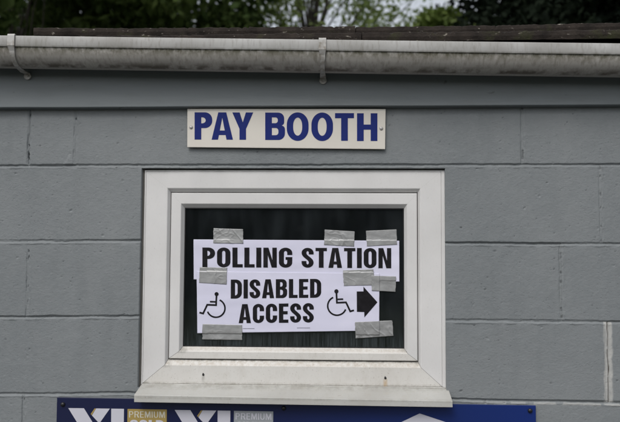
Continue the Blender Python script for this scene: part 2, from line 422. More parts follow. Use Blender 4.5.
# ------------------------------------------------------------------ gutter
LY = -.140
gl, gr = at(0, 33.4, LY), at(620, 41.3, LY)
gsl = (gr.z-gl.z)/(gr.x-gl.x)
zl0 = at(310, 39.6, LY).z
def gz(py, Y): return at(310, py, Y).z-zl0
P_out = [(LY+.004, 0.0008), (LY+.001, .0005), (LY, -.003), (LY, gz(49.2, LY)), (LY+.0015, gz(50.3, LY)), (LY+.005, gz(50.6, LY+.005))]
zc0 = P_out[-1][1]; yb = -.082; zbot = gz(72.6, yb)
ye = LY+.005
for k in range(1, 15):
    t = k/14*math.pi/2
    e = (math.sin(t))**1.15
    P_out.append((ye+(yb-ye)*(1-math.cos(t))**1.0, zc0+(zbot-zc0)*e))
for k in range(1, 9):
    t = k/8*math.pi/2
    P_out.append((yb+(.05)*math.sin(t), zbot+.05*(1-math.cos(t))))
P_out.append((yb+.05, -.004))
P_in = [(yb+.0475, -.004)]+[(yb+.0475*math.sin(t), zbot+.0025+.0475*(1-math.cos(t))) for t in [math.pi/2*(1-k/8) for k in range(9)]]
P_in += [(ye+.003+(yb-ye)*(1-math.cos(t)), zc0+(zbot-zc0+.003)*math.sin(t)**1.15) for t in [math.pi/2*(1-k/10) for k in range(1, 11)]]
P_in += [(LY+.004, -.006)]
loop_ = P_out+P_in
nfront = 20
leng = [0]
for a, b2 in zip(P_out[:nfront-1], P_out[1:nfront]): leng.append(leng[-1]+math.hypot(b2[0]-a[0], b2[1]-a[1]))
xg = np.linspace(BX0-.1, BX1+.1, 320); verts = []; al = []
for x in xg:
    zz = zl0+gsl*(x-at(310, 39.6, LY).x)
    dz = noise.noise(Vector((x*1.3, 0, 5)))*.0016; dy = noise.noise(Vector((x*1.7, 4, 5)))*.0016
    for k, (yy, z_) in enumerate(loop_):
        verts.append((x, yy+dy, zz+z_+dz)); al.append(min(1, leng[k]/leng[-1]) if k < nfront else 1.0)
nl = len(loop_)
fcs = [(i*nl+k, i*nl+(k+1) % nl, (i+1)*nl+(k+1) % nl, (i+1)*nl+k) for i in range(len(xg)-1) for k in range(nl)]
gut = mesh_obj('gutter', verts, fcs, m_gut, booth, True)
a = gut.data.attributes.new('along', 'FLOAT', 'POINT'); a.data.foreach_set('value', np.array(al, dtype=np.float32))
sm = gut.modifiers.new('w', 'EDGE_SPLIT'); sm.split_angle = R(35)

def bracket(px_top):
    xc = at(px_top, 36, LY).x
    zz = zl0+gsl*(xc-at(310, 39.6, LY).x)
    path = [(LY+.012, -.004), (LY+.008, .0045), (LY-.002, .005), (LY-.0045, .0)]
    path += [(LY-.0045, P_out[3][1]-.001)]
    for (yy, z_) in P_out[7:17]:
        path.append((yy-.003, z_-.0035))
    zlug = at(323, 82.2, FY).z-at(323, 39.6, LY).z
    path += [(yb+.022, path[-1][1]-.006), (FY-.010, zlug+.010), (FY-.006, zlug+.004), (FY-.006, zlug)]
    mb = MB(); pv = []
    for k, (yy, z_) in enumerate(path):
        hw = .0102 if k < 5 else (.0075 if k < 8 else .0062)
        if k >= len(path)-4: hw = .0085 if k < len(path)-1 else .006
        p0 = Vector(path[max(0, k-1)]); p1 = Vector(path[min(len(path)-1, k+1)])
        t = (p1-p0).normalized(); nn = Vector((t.y, -t.x))*.0028   # inward thickness
        pv.append([(xc-hw, yy, zz+z_), (xc+hw, yy, zz+z_), (xc+hw, yy-nn.x, zz+z_-nn.y), (xc-hw, yy-nn.x, zz+z_-nn.y)])
    v = [p for r_ in pv for p in r_]; f = []
    for k in range(len(pv)-1):
        for j in range(4): f.append((k*4+j, k*4+(j+1) % 4, (k+1)*4+(j+1) % 4, (k+1)*4+j))
    f += [(3, 2, 1, 0), tuple((len(pv)-1)*4+j for j in range(4))]
    mb.add(v, f)
    # fixing lug on the board with a screw head
    L_ = (xc, FY-.006, zz+zlug)
    mb.tube([(xc, FY, L_[2]+.004), (xc, FY-.0075, L_[2]+.004)], .0105, 18)
    o = mb.obj('gutter_bracket', m_clip, gut, False)
    # rib down the middle
    m2 = MB(); m2.tube([(xc, FY-.0075, L_[2]+.004), (xc, FY-.0105, L_[2]+.004)], [.0042, .0034], 12)
    m2.obj('screw', m_clip, o)
    return o
bracket(11.5); bracket(322.5); bracket(322.5+311*2)

# ------------------------------------------------------------------ roof
def strip_course(mb, Ybutt, pts, thick, length, slope, seed, xlo, xhi, notch):
    """one course of thick weathered slabs: butt face, top face running back"""
    w_ = [at(px, py, Ybutt) for px, py in pts]
    x = xlo; rr = random.Random(seed)
    while x < xhi:
        L_ = rr.uniform(.9, 1.7); x1 = min(x+L_, xhi)
        n = max(8, int((x1-x)/.007)); dzs = rr.uniform(-.0015, .0015); dy = rr.uniform(-.006, .006)
        vv = []; ff = []
        for i in range(n+1):
            xx = x+.0012+(x1-x-.0024)*i/n
            z = float(np.interp(xx, [p.x for p in w_], [p.z for p in w_]))+ (w_[-1].z-w_[0].z)/(w_[-1].x-w_[0].x)*(min(0, xx-w_[0].x)+max(0, xx-w_[-1].x))
            jag = noise.noise(Vector((xx*30, seed, 0)))*.0030+noise.noise(Vector((xx*110, seed, 3)))*.0022
            if rr.random() < notch*.5: jag -= rr.uniform(.002, .006)
            yj = Ybutt+dy+noise.noise(Vector((xx*40, seed, 9)))*.003
            vv += [(xx, yj+.003, z+dzs-thick), (xx, yj, z+dzs-thick*.55), (xx, yj+.001, z+dzs-.003+jag), (xx, yj+.006, z+dzs+jag),
                   (xx, yj+length, z+dzs+length*math.tan(slope)), (xx, yj+length, z+dzs+length*math.tan(slope)-thick)]
        for i in range(n):
            for k in range(6): ff.append((i*6+k, (i+1)*6+k, (i+1)*6+(k+1) % 6, i*6+(k+1) % 6))
        ff.append(tuple(range(6))); ff.append(tuple(n*6+k for k in range(5, -1, -1)))
        mb.add(vv, ff); x = x1
mb = MB()
rx0 = at(33.5, 28, .22).x
strip_course(mb, -.075, [(33, 36), (180, 35), (248, 33.4), (372, 32.2), (496, 31), (620, 29.2)], (.026), .33, R(16.6), 3, rx0-.0, BX1+.12, .10)
strip_course(mb, .22, [(33, 28), (124, 28.6), (248, 27.6), (372, 26.2), (496, 24.8), (620, 21.9)], .026, .33, R(14), 8, rx0, BX1+.12, .08)
roofz = at(300, 27, .22).z
for k in range(1, 4):
    z = roofz-.012+.30*k*math.tan(R(14)); y0 = .22+.30*k
    mb.add([(rx0, y0, z), (BX1+.12, y0, z), (BX1+.12, y0+.33, z+.33*math.tan(R(12))), (rx0, y0+.33, z+.33*math.tan(R(12))),
            (rx0, y0, z-.02), (BX1+.12, y0, z-.02), (BX1+.12, y0+.33, z-.02+.33*math.tan(R(12))), (rx0, y0+.33, z-.02+.33*math.tan(R(12)))],
           [(0, 1, 2, 3), (7, 6, 5, 4), (4, 5, 1, 0), (5, 6, 2, 1), (6, 7, 3, 2), (7, 4, 0, 3)])
zr = roofz+.9*math.tan(R(14)); y0 = 1.44; zr2 = roofz-.012+.9*math.tan(R(14))+.33*math.tan(R(12))
mb.add([(rx0, y0, zr2), (BX1+.12, y0, zr2), (BX1+.12, BD+.12, .98), (rx0, BD+.12, .98), (rx0, y0, zr2-.03), (BX1+.12, y0, zr2-.03), (BX1+.12, BD+.12, .95), (rx0, BD+.12, .95)],
       [(0, 1, 2, 3), (7, 6, 5, 4), (4, 5, 1, 0), (5, 6, 2, 1), (6, 7, 3, 2), (7, 4, 0, 3)])
roof = mb.obj('roof', m_roof, booth)
# boarded verge closing the space between the wall head and the tiles
mb = MB(); xa, xb = rx0+.025, BX1+.09; sec = [(FY+.035, .951), (FY+.035, roofz-.135), (.2, roofz-.034), (1.42, zr2-.045), (BD, .968), (BD, .951)]
mb.add([(xa, y_, z_) for y_, z_ in sec]+[(xb, y_, z_) for y_, z_ in sec], [tuple(range(6)), tuple(range(11, 5, -1))]+[(k, k+6, (k+1) % 6+6, (k+1) % 6) for k in range(6)])
mb.obj('verge_board', m_board, booth)
# flat deck closing the top of the walls, below the tiles
mb = MB(); mb.box((BX0+.001, FY+.028, .9305), (BX1-.001, BD, .95)); mb.obj('roof_deck', m_board, booth)

# ------------------------------------------------------------------ window
win = empty('window', (0, 0, 0)); win.parent = booth
win.location = Vector(((OX0+OX1)/2, .02, OZ0))-parent_world(booth)
def ring(levels, name, material, parent, smooth=False, gap=.0005, matb=None):
    """mitred frame: levels are rectangles (x0, x1, z0, z1, y); four rails butted at the mitres"""
    objs = []; v = []; f = []; mi = []
    for side in range(4):
        n0 = len(v)
        for (x0, x1, z0, z1, y) in levels:
            g_ = gap; k_ = gap*.12
            if side == 0: a_, b_ = (x0+g_, z0), (x1-g_, z0)
            if side == 1: a_, b_ = (x1, z0+g_), (x1, z1-k_)
            if side == 2: a_, b_ = (x1-k_, z1), (x0+k_, z1)
            if side == 3: a_, b_ = (x0, z1-k_), (x0, z0+g_)
            v += [(a_[0], y, a_[1]), (b_[0], y, b_[1])]
        for k in range(len(levels)-1):
            f.append((n0+2*k, n0+2*k+1, n0+2*k+3, n0+2*k+2)); mi.append(1 if side == 0 else 0)
    o = mesh_obj(name, v, f, material, parent, smooth)
    if matb:
        o.data.materials.append(matb); o.data.polygons.foreach_set('material_index', mi)
    return o
def rect(l, t, r, b, Y, dy=None):
    """photo survey (left, top, right, bottom) on depth Y"""
    a_ = at(l, (t+b)/2, Y).x; b_ = at(r, (t+b)/2, Y).x
    t_ = at((l+r)/2, t, Y).z; u_ = at((l+r)/2, b, Y).z
    return (a_, b_, u_, t_, Y if dy is None else dy)
F0 = rect(142.9, 170.2, 445.6, 386.6, .010)
def inset(rc, dl, dr, db, dt, y): return (rc[0]+dl, rc[1]-dr, rc[2]+db, rc[3]-dt, y)
G = rect(166.3, 188.6, 420.4, 366.0, .010)
G2 = rect(169.4, 192.2, 418.0, 360.8, .021)
fr_lv = [F0[:4]+(.07,), F0[:4]+(.0115,), inset(F0, .0015, .0015, .0015, .0015, .010),
         inset(F0, .004, .0105, .004, .004, .010), inset(F0, .0046, .0111, .0046, .0046, .0118), inset(F0, .0054, .0125, .0054, .0054, .010),
         inset(G, -.002, -.002, -.002, -.002, .010), inset(G, 0, 0, 0, 0, .0108), (G2[0], G2[1], G2[2], G2[3], .0215), (G2[0], G2[1], G2[2], G2[3], .045)]
def ledge_dirt(m, bands, spots=()):
    N = NT(m); src = N.b.inputs['Base Color'].links[0].from_socket
    o3 = N.xyz(); b = src
    for (z0, half, amount, c, sc) in bands:
        d = N.math('ABSOLUTE', N.math('SUBTRACT', o3[2], z0-OZ0-.02*0)); d = N.math('DIVIDE', d, half)
        f_ = N.ramp(d, [(.35, 1.0), (1.0, 0.0)])
        nn = N.ramp(N.noise(sc, 8, (1, 1, 1), .75), [(.40, 0.0), (.62, 1.0)])
        b = N.mix(N.math('MULTIPLY', N.math('MULTIPLY', f_, nn), amount), b, c)
    for (x, z, rx, rz, amount, c) in spots:
        dx = N.math('DIVIDE', N.math('SUBTRACT', o3[0], x-(OX0+OX1)/2), rx); dz = N.math('DIVIDE', N.math('SUBTRACT', o3[2], z-OZ0), rz)
        d = N.math('ADD', N.math('MULTIPLY', dx, dx), N.math('MULTIPLY', dz, dz))
        nn = N.ramp(N.noise(90, 5, (2, 1, .6)), [(.3, .2), (.65, 1.0)])
        b = N.mix(N.math('MULTIPLY', N.math('MULTIPLY', N.ramp(d, [(.0, 1.0), (1.0, 0.0)]), nn), amount), b, c)
    N.color(b)
def zmid(l, r_, Y): return at(300, (l+r_)/2, Y).z
BR = (.30, .235, .16); GR = (.17, .165, .14)
corners = []
for px, py in ((165, 364), (421, 363), (181, 350), (406, 350), (143, 384), (446, 387)):
    p = at(px, py, .012); corners.append((p.x, p.z, .022, .012, .75, GR))
dh1, dh2 = at(203.3, 378.5, .01), at(385.4, 383, .01)
ledge_dirt(m_pvc_dirty, [(zmid(362, 366, .014), .010, .5, BR, 90), (zmid(360.3, 361.5, .02), .005, .9, GR, 70), (zmid(349, 350, .025), .007, .4, BR, 120),
    (zmid(384.5, 386.5, .01), .009, .6, (.26, .24, .20), 60)], corners+[(dh1.x, dh1.z, .007, .014, .5, GR), (dh2.x, dh2.z, .008, .017, .8, (.42, .26, .10))])
ledge_dirt(m_sill, [(zmid(386, 388, 0), .010, .55, (.22, .21, .18), 50), (zmid(399, 400, -.046), .005, .45, (.22, .21, .18), 40)])
frame = ring(fr_lv, 'outer_frame', m_pvc, win, matb=m_pvc_dirty)
S0 = rect(170.0, 193.0, 417.4, 360.0, .0155); S1 = rect(180.2, 204.2, 407.2, 352.2, .0155); S2 = rect(183.8, 208, 404.2, 347.6, .029)
sa_lv = [S0[:4]+(.05,), inset(S0, 0, 0, 0, 0, .018), inset(S0, .002, .002, .002, .002, .0155), inset(S1, -.0015, -.0015, -.0015, -.0015, .0155),
         S1[:4]+(.0165,), (S2[0], S2[1], S2[2], S2[3], .0285), (S2[0], S2[1], S2[2], S2[3], .034)]
sash = ring(sa_lv, 'sash', m_pvc, win, matb=m_pvc_dirty)
ring([inset(S2, -.001, -.001, -.001, -.001, .0306), inset(S2, .0022, .0022, .0022, .0022, .0302), inset(S2, .003, .003, .003, .003, .032)], 'gasket', m_gasket, win)
# dark mastic bed behind frame joints
mb = MB(); 
for a_, b_ in (((OX0, .013, OZ0), (F0[0]-.0003, .03, OZ1-.0005)), ((F0[1]+.0003, .013, OZ0), (OX1, .03, OZ1-.0005)), ((F0[0], .016, F0[3]+.0003), (F0[1], .03, OZ1-.0005))): mb.box(a_, b_)
mb.box((G2[0]-.004, .046, G2[2]-.004), (G2[1]+.004, .047, G2[2]+.02)) 
mb.obj('sealant', mat('grey_sealant', (.12, .115, .105), .8), win)
# dirt lying in the open mitres at the two lower corners
for (a_, b_, y) in ((F0, G2, .0135), (S0, S2, .0195)):
    for (cx_, cz_, ex, ez) in ((a_[0], a_[2], b_[0], b_[2]), (a_[1], a_[2], b_[1], b_[2])):
        dx = 1 if ex > cx_ else -1; dz = 1
        k = .002; mb = MB()
        mb.add([(cx_+dx*.004+k, y, cz_+dz*.004-k*dx*dz), (cx_+dx*.004-k, y, cz_+dz*.004+k*dx*dz), (ex-dx*.006-k, y, ez-dz*.006+k*dx*dz), (ex-dx*.006+k, y, ez-dz*.006-k*dx*dz)], [(0, 1, 2, 3)])
        mb.obj('mitre_grime', m_grime, win)
# drain holes with caps of dirt
for px, py in ((203.3, 374.8), (385.4, 378.2)):
    p = at(px, py, .0094); mb = MB()
    mb.tube([(p.x, .0098, p.z), (p.x, .0092, p.z)], .0034, 14)
    mb.tube([(p.x-.0004, .0098, p.z+.003), (p.x, .0090, p.z+.0035)], .0024, 10)
    mb.obj('drain_hole', m_gasket, frame)
# lumpy mastic bead along the foot of the frame
bl, br = at(143, 385, -.0), at(447, 388.8, -.0)
pts = []; rad = []
for i in range(161):
    t = i/160; x = bl.x+(br.x-bl.x)*t
    pts.append((x, .0085+noise.noise(Vector((x*20, 1, 1)))*.001, bl.z+(br.z-bl.z)*t+noise.noise(Vector((x*9, 2, 0)))*.0022)); rad.append(.0026+.0016*noise.noise(Vector((x*30, 5, 0))))
mb = MB(); mb.tube(pts, rad, 8); mb.obj('mastic_bead', m_sill, win, True)

# glass
m_glass = bpy.data.materials.new('window_glass'); m_glass.use_nodes = True
t_ = m_glass.node_tree; t_.nodes.clear()
o_ = t_.nodes.new('ShaderNodeOutputMaterial'); gs = t_.nodes.new('ShaderNodeBsdfGlossy'); gs.inputs['Roughness'].default_value = .015
tr = t_.nodes.new('ShaderNodeBsdfTransparent'); tr.inputs[0].default_value = (.72, .78, .78, 1)
fr_ = t_.nodes.new('ShaderNodeFresnel'); fr_.inputs[0].default_value = 1.6
mx = t_.nodes.new('ShaderNodeMixShader'); t_.links.new(fr_.outputs[0], mx.inputs[0]); t_.links.new(tr.outputs[0], mx.inputs[1]); t_.links.new(gs.outputs[0], mx.inputs[2])
# streaked dust along the pane's foot, its pale streaks also painting in faint reflections
df = t_.nodes.new('ShaderNodeBsdfDiffuse'); df.inputs[0].default_value = (.16, .19, .21, 1)
tc = t_.nodes.new('ShaderNodeTexCoord'); mp = t_.nodes.new('ShaderNodeMapping'); mp.inputs['Scale'].default_value = (6.5, 1, .35)
t_.links.new(tc.outputs['Object'], mp.inputs[0])
nz_ = t_.nodes.new('ShaderNodeTexNoise'); nz_.inputs['Scale'].default_value = 45; nz_.inputs['Detail'].default_value = 5; t_.links.new(mp.outputs[0], nz_.inputs[0])
sp = t_.nodes.new('ShaderNodeSeparateXYZ'); t_.links.new(tc.outputs['Generated'], sp.inputs[0])
rp = t_.nodes.new('ShaderNodeValToRGB'); rp.color_ramp.elements[0].position = 0.0; rp.color_ramp.elements[0].color = (.2, .2, .2, 1)
rp.color_ramp.elements[1].position = .17; rp.color_ramp.elements[1].color = (.0, .0, .0, 1)
t_.links.new(sp.outputs[2], rp.inputs[0])
rn = t_.nodes.new('ShaderNodeValToRGB'); rn.color_ramp.elements[0].position = .35; rn.color_ramp.elements[1].position = .7; t_.links.new(nz_.outputs[0], rn.inputs[0])
mu = t_.nodes.new('ShaderNodeMath'); mu.operation = 'MULTIPLY'; t_.links.new(rp.outputs[0], mu.inputs[0]); t_.links.new(rn.outputs[0], mu.inputs[1])
ad = t_.nodes.new('ShaderNodeMath'); ad.operation = 'MULTIPLY_ADD'; t_.links.new(rn.outputs[0], ad.inputs[0]); ad.inputs[1].default_value = .006; t_.links.new(mu.outputs[0], ad.inputs[2])
mx2 = t_.nodes.new('ShaderNodeMixShader'); mp3 = t_.nodes.new('ShaderNodeMapping'); mp3.inputs['Scale'].default_value = (1.6, 1, .5); t_.links.new(tc.outputs['Object'], mp3.inputs[0])
n3 = t_.nodes.new('ShaderNodeTexNoise'); n3.inputs['Scale'].default_value = 9; n3.inputs['Detail'].default_value = 6; t_.links.new(mp3.outputs[0], n3.inputs[0])
r3 = t_.nodes.new('ShaderNodeValToRGB'); r3.color_ramp.elements[0].position = .42; r3.color_ramp.elements[0].color = (.035, .035, .035, 1); r3.color_ramp.elements[1].position = .75; r3.color_ramp.elements[1].color = (.11, .11, .11, 1); t_.links.new(n3.outputs[0], r3.inputs[0])  # broad pale blotches: reflection variation of the pane painted as a diffuse film
ad2 = t_.nodes.new('ShaderNodeMath'); ad2.operation = 'ADD'; t_.links.new(ad.outputs[0], ad2.inputs[0]); t_.links.new(r3.outputs[0], ad2.inputs[1])
t_.links.new(ad2.outputs[0], mx2.inputs[0]); t_.links.new(mx.outputs[0], mx2.inputs[1]); t_.links.new(df.outputs[0], mx2.inputs[2])
t_.links.new(mx2.outputs[0], o_.inputs[0])
GY = .0335
mesh_obj('glass_pane', [(S2[0]-.003, GY, S2[2]-.003), (S2[1]+.003, GY, S2[2]-.003), (S2[1]+.003, GY, S2[3]+.003), (S2[0]-.003, GY, S2[3]+.003)], [(0, 1, 2, 3)], m_glass, win)

# sill
SY = -.046
a0, a1 = at(142.2, 384.3, .0095), at(448.0, 388.6, .0095)
f0, f1 = at(134.2, 394.9, SY), at(452.4, 401.2, SY)
n0_, n1_ = at(134.2, 402.2, SY-.001), at(452.6, 407.4, SY-.001)
NS = 90; v = []; f = []
for i in range(NS+1):
    t = i/NS
    A = a0.lerp(a1, t); Fp = f0.lerp(f1, t); Np = n0_.lerp(n1_, t)
    Mid = A.lerp(Fp, .93)
    v += [(A.x, .012, A.z+.003), (Mid.x, Mid.y, Mid.z), (Fp.x, Fp.y+.0007, Fp.z+.0006), (Fp.x, Fp.y-.0006, Fp.z-.001), (Np.x, Np.y, Np.z+.0006), (Np.x, Np.y+.001, Np.z), (Np.x, Np.y+.010, Np.z),
          (Np.x*.97+A.x*.03, Np.y+.012, Np.z+.006), (A.x, -.0005, A.z-.028), (A.x, .012, A.z-.026)]
k_ = 10
for i in range(NS):
    for k in range(k_): f.append((i*k_+k, (i+1)*k_+k, (i+1)*k_+(k+1) % k_, i*k_+(k+1) % k_))
f.append(tuple(range(k_))[::-1]); f.append(tuple(NS*k_+k for k in range(k_)))
mesh_obj('sill', v, f, m_sill, win)

# ------------------------------------------------------------------ lettering
def stroke(path, tv, th, closed=False):
    n = len(path); L_ = []; R_ = []
    for i in range(n):
        a_ = path[(i-1) % n] if closed else path[max(0, i-1)]; b_ = path[(i+1) % n] if closed else path[min(n-1, i+1)]
        d = Vector((b_[0]-a_[0], b_[1]-a_[1])); d.normalize(); nn = Vector((-d.y, d.x))
        L_.append((path[i][0]+nn.x*tv/2, path[i][1]+nn.y*th/2)); R_.append((path[i][0]-nn.x*tv/2, path[i][1]-nn.y*th/2))
    if closed: return [L_, R_]
    return [L_+R_[::-1]]
def arc(cx, cz, rx, rz, a0, a1, n=14):
    return [(cx+rx*math.cos(R(a0+(a1-a0)*i/n)), cz+rz*math.sin(R(a0+(a1-a0)*i/n))) for i in range(n+1)]
def dee(x0, x1, z0, z1, r):
    rz = min(r, (z1-z0)/2*.999); rx = min(r, (x1-x0))
    return [(x0, z0)]+arc(x1-rx, z0+rz, rx, rz, -90, 0, 8)+arc(x1-rx, z1-rz, rx, rz, 0, 90, 8)+[(x0, z1)]
def glyph(ch, w_, tv, th):
    """list of shapes, each [outer, hole, ...], letter height 1"""
    a_, b_ = tv/2, th/2
    if ch == 'I': return [[[(0, 0), (w_, 0), (w_, 1), (0, 1)]]]
    if ch == 'L': return [[[(0, 0), (w_, 0), (w_, th), (tv, th), (tv, 1), (0, 1)]]]
    if ch == 'T': c = w_/2; return [[[(c-a_, 0), (c+a_, 0), (c+a_, 1-th), (w_, 1-th), (w_, 1), (0, 1), (0, 1-th), (c-a_, 1-th)]]]
    if ch == 'H': m = .5; return [[[(0, 0), (tv, 0), (tv, m-b_), (w_-tv, m-b_), (w_-tv, 0), (w_, 0), (w_, 1), (w_-tv, 1), (w_-tv, m+b_), (tv, m+b_), (tv, 1), (0, 1)]]]
    if ch == 'E': m = .52; return [[[(0, 0), (w_, 0), (w_, th), (tv, th), (tv, m-b_), (w_*.92, m-b_), (w_*.92, m+b_), (tv, m+b_), (tv, 1-th), (w_, 1-th), (w_, 1), (0, 1)]]]
    if ch == 'N': return [[[(0, 0), (tv*.88, 0), (tv*.88, .62), (w_-tv*1.0, 0), (w_, 0), (w_, 1), (w_-tv*.88, 1), (w_-tv*.88, .38), (tv*1.0, 1), (0, 1)]]]
    if ch == 'M': c = w_/2; return [[[(0, 0), (tv*.9, 0), (tv*.9, .66), (c-a_*.7, 0), (c+a_*.7, 0), (w_-tv*.9, .66), (w_-tv*.9, 0), (w_, 0), (w_, 1), (w_-tv*1.3, 1), (c, .36), (tv*1.3, 1), (0, 1)]]]
    if ch == 'Y': c = w_/2; m = .40; return [[[(c-a_, 0), (c+a_, 0), (c+a_, m), (w_, 1), (w_-tv*1.12, 1), (c, m+.24), (tv*1.12, 1), (0, 1), (c-a_, m)]]]
    if ch == 'V': c = w_/2; return [[[(c-a_*1.05, 0), (c+a_*1.05, 0), (w_, 1), (w_-tv*1.1, 1), (c, .24), (tv*1.1, 1), (0, 1)]]]
    if ch == 'A':
        t = tv*1.0; c = tv*.62; zb_ = .17; zt = zb_+th*.9; za = .80
        xi = lambda z: t+(w_/2-t)*z/za
        return [[[(0, 0), (t, 0), (xi(zb_), zb_), (w_-xi(zb_), zb_), (w_-t, 0), (w_, 0), (w_/2+c, 1), (w_/2-c, 1)], [(xi(zt), zt), (w_-xi(zt), zt), (w_/2, za)]]]
    if ch == 'P':
        m = .42; r = .27
        o1 = [(0, 0), (tv, 0), (tv, m)]+dee(0, w_, m, 1, r)[1:]
        return [[o1, dee(tv, w_-tv*.98, m+th*.95, 1-th, .12)]]
    if ch == 'R':
        m = .43; r = .27
        o1 = [(0, 0), (tv, 0), (tv, m), (w_*.5, m), (w_-tv*1.05, 0), (w_+.03, 0), (w_*.78, m+.02)]+arc(w_-r*.9, m+r, r*.9, r, -60, 0, 8)+arc(w_-r*.9, 1-r, r*.9, r, 0, 90, 8)+[(0, 1)]
        return [[o1, dee(tv, w_-tv*.98, m+th*.95, 1-th, .12)]]
    if ch == 'D': return [[dee(0, w_, 0, 1, .30 if w_ > .4 else .25), dee(tv, w_-tv, th, 1-th, .15)]]
    if ch == 'B':
        m = .525; r = .24; w1 = w_*.96
        o1 = [(0, 0)]+arc(w_-r, r, r, r, -90, 0, 8)+[(w_, m-.16)]+arc(w_-.13, m-.14, .13, .14, 0, 70, 5)+arc(w1-.13, m+.12, .13, .12, -70, 0, 5)+arc(w1-r*.9, 1-r*.9, r*.9, r*.9, 0, 90, 8)+[(0, 1)]
        return [[o1, dee(tv, w_-tv*.98, th*.95, m-b_*.95, .10), dee(tv, w1-tv*.95, m+b_*.95, 1-th*.95, .09)]]
    rx, rz = w_/2-a_, min(.30, w_*.62)
    ro = .27 if w_ < .65 else .43; ri, wi = max(.06, ro-th*(1 if w_ < .65 else .8)), w_/2-tv
    oT = arc(w_/2, 1-ro, w_/2, ro, 0, 180, 20); oB = arc(w_/2, ro, w_/2, ro, 180, 360, 20)
    iT = arc(w_/2, 1-th-ri, wi, ri, 180, 0, 14); iB = arc(w_/2, th+ri, wi, ri, 360, 180, 14)
    if ch == 'O': return [[oT+oB, arc(w_/2, 1-th-ri, wi, ri, 0, 180, 14)+arc(w_/2, th+ri, wi, ri, 180, 360, 14)]]
    if ch == 'C': return [[[(w_, .615)]+oT+oB+[(w_, .385), (w_-tv, .385)]+iB+iT+[(w_-tv, .615)]]]
    if ch == 'G': zg = .53; return [[[(w_, .635)]+oT+arc(w_/2, ro, w_/2, ro, 180, 352, 20)+[(w_, zg), (w_*.5, zg), (w_*.5, zg-th*.85), (w_-tv, zg-th*.85)]+iB+iT+[(w_-tv, .635)]]]
    if ch == 'U':
        p = [(w_-a_, 1)]+[(w_-a_, b_+rz+.01)]+[(q[0], q[1]) for q in arc(w_/2, b_+rz, rx, rz, 0, -180, 18)]+[(a_, b_+rz+.01), (a_, 1)]
        return [stroke(p, tv, th)]
    if ch == 'S':
        rt_ = .255-b_
        P0 = [(w_-a_, .665)]+arc(w_/2, .745, rx, rt_, 0, 180, 16)
        P1 = arc(w_/2, .255, rx, rt_, 0, -180, 16)+[(a_, .335)]
        s0, s1 = P0[-1], P1[0]
        mid = []
        for i in range(1, 14):
            t = i/14; h00 = 2*t**3-3*t*t+1; h10 = t**3-2*t*t+t; h01 = -2*t**3+3*t*t; h11 = t**3-t*t
            mid.append((h00*s0[0]+h01*s1[0], h00*s0[1]+h10*-.62+h01*s1[1]+h11*-.62))
        return [stroke(P0+mid+P1, tv, th)]
    return []
WID = dict(I=.0, L=.43, T=.50, H=.54, E=.46, N=.56, M=.70, Y=.56, V=.56, A=.60, P=.53, R=.55, D=.55, B=.56, O=.56, U=.54, C=.55, G=.56, S=.53)
def word_shapes(text, tv, th, gap=.085):
    x = 0; out = []
    for ch in text:
        w_ = WID[ch] or tv
        for shp in glyph(ch, w_, tv, th): out.append([[(x+p[0], p[1]) for p in lp] for lp in shp])
        if ch in 'LT' : g_ = gap*.8
        else: g_ = gap
        x += w_+g_
    return out, x-g_
def fill(shapes, conv, grid=None):
    """tessellate shapes; conv maps (u, v) -> (x, z)"""
    V_ = []; F_ = []
    for shp in shapes:
        lps = [[Vector((*conv(p[0], p[1]), 0)) for p in lp] for lp in shp]
        flat = [p for lp in lps for p in lp]; n0 = len(V_)
        V_ += [(p.x, p.y) for p in flat]
        for t in tessellate_polygon(lps): F_.append(tuple(n0+i for i in t))
    return V_, F_
def letters(name, items, surf, material, parent, grid=.006, eps=0.0):
    """items: list of (shapes, conv). surf(x, z) -> y of the printed face"""
    bm = bmesh.new()
    for k, (shapes, conv) in enumerate(items):
        V_, F_ = fill(shapes, conv)
        vs_ = [bm.verts.new((p[0], 0, p[1])) for p in V_]
        for f_ in F_:
            if len(set(f_)) == 3:
                try: bm.faces.new([vs_[i] for i in f_])
                except ValueError: pass
    if grid:
        xs_ = [v.co.x for v in bm.verts]; zs_ = [v.co.z for v in bm.verts]
        for lo, hi, no in ((min(xs_), max(xs_), (1, 0, 0)), (min(zs_), max(zs_), (0, 0, 1))):
            c = lo+grid
            while c < hi:
                bmesh.ops.bisect_plane(bm, geom=bm.verts[:]+bm.edges[:]+bm.faces[:], plane_co=(c if no[0] else 0, 0, c if no[2] else 0), plane_no=no); c += grid
    off = parent_world(parent)
    for v in bm.verts: v.co.y = surf(v.co.x, v.co.z); v.co -= off
    bm.normal_update()
    for f_ in bm.faces:
        if f_.normal.y > 0: f_.normal_flip()
    me = bpy.data.meshes.new(name); bm.to_mesh(me); bm.free(); me.materials.append(material)
    return link(bpy.data.objects.new(name, me), parent)
def quadmap(l, t, r, b, Y, dt=0.0, db=0.0):
    """photo rectangle (with slope dt of its top and db of its bottom, px) -> converter from unit rectangle"""
    TL, TR, BL, BR = at(l, t, Y), at(r, t+dt, Y), at(l, b, Y), at(r, b+db, Y)
    def c(u, v):
        p = BL*(1-u)*(1-v)+BR*u*(1-v)+TL*(1-u)*v+TR*u*v
        return (p.x, p.z)
    return c
def word(text, box, Y, tv, th, dt=0, db=0, gap=.085):
    sh, W = word_shapes(text, tv, th, gap); q_ = quadmap(*box, Y, dt, db)
    return (sh, lambda u, v: q_(u/W, v))

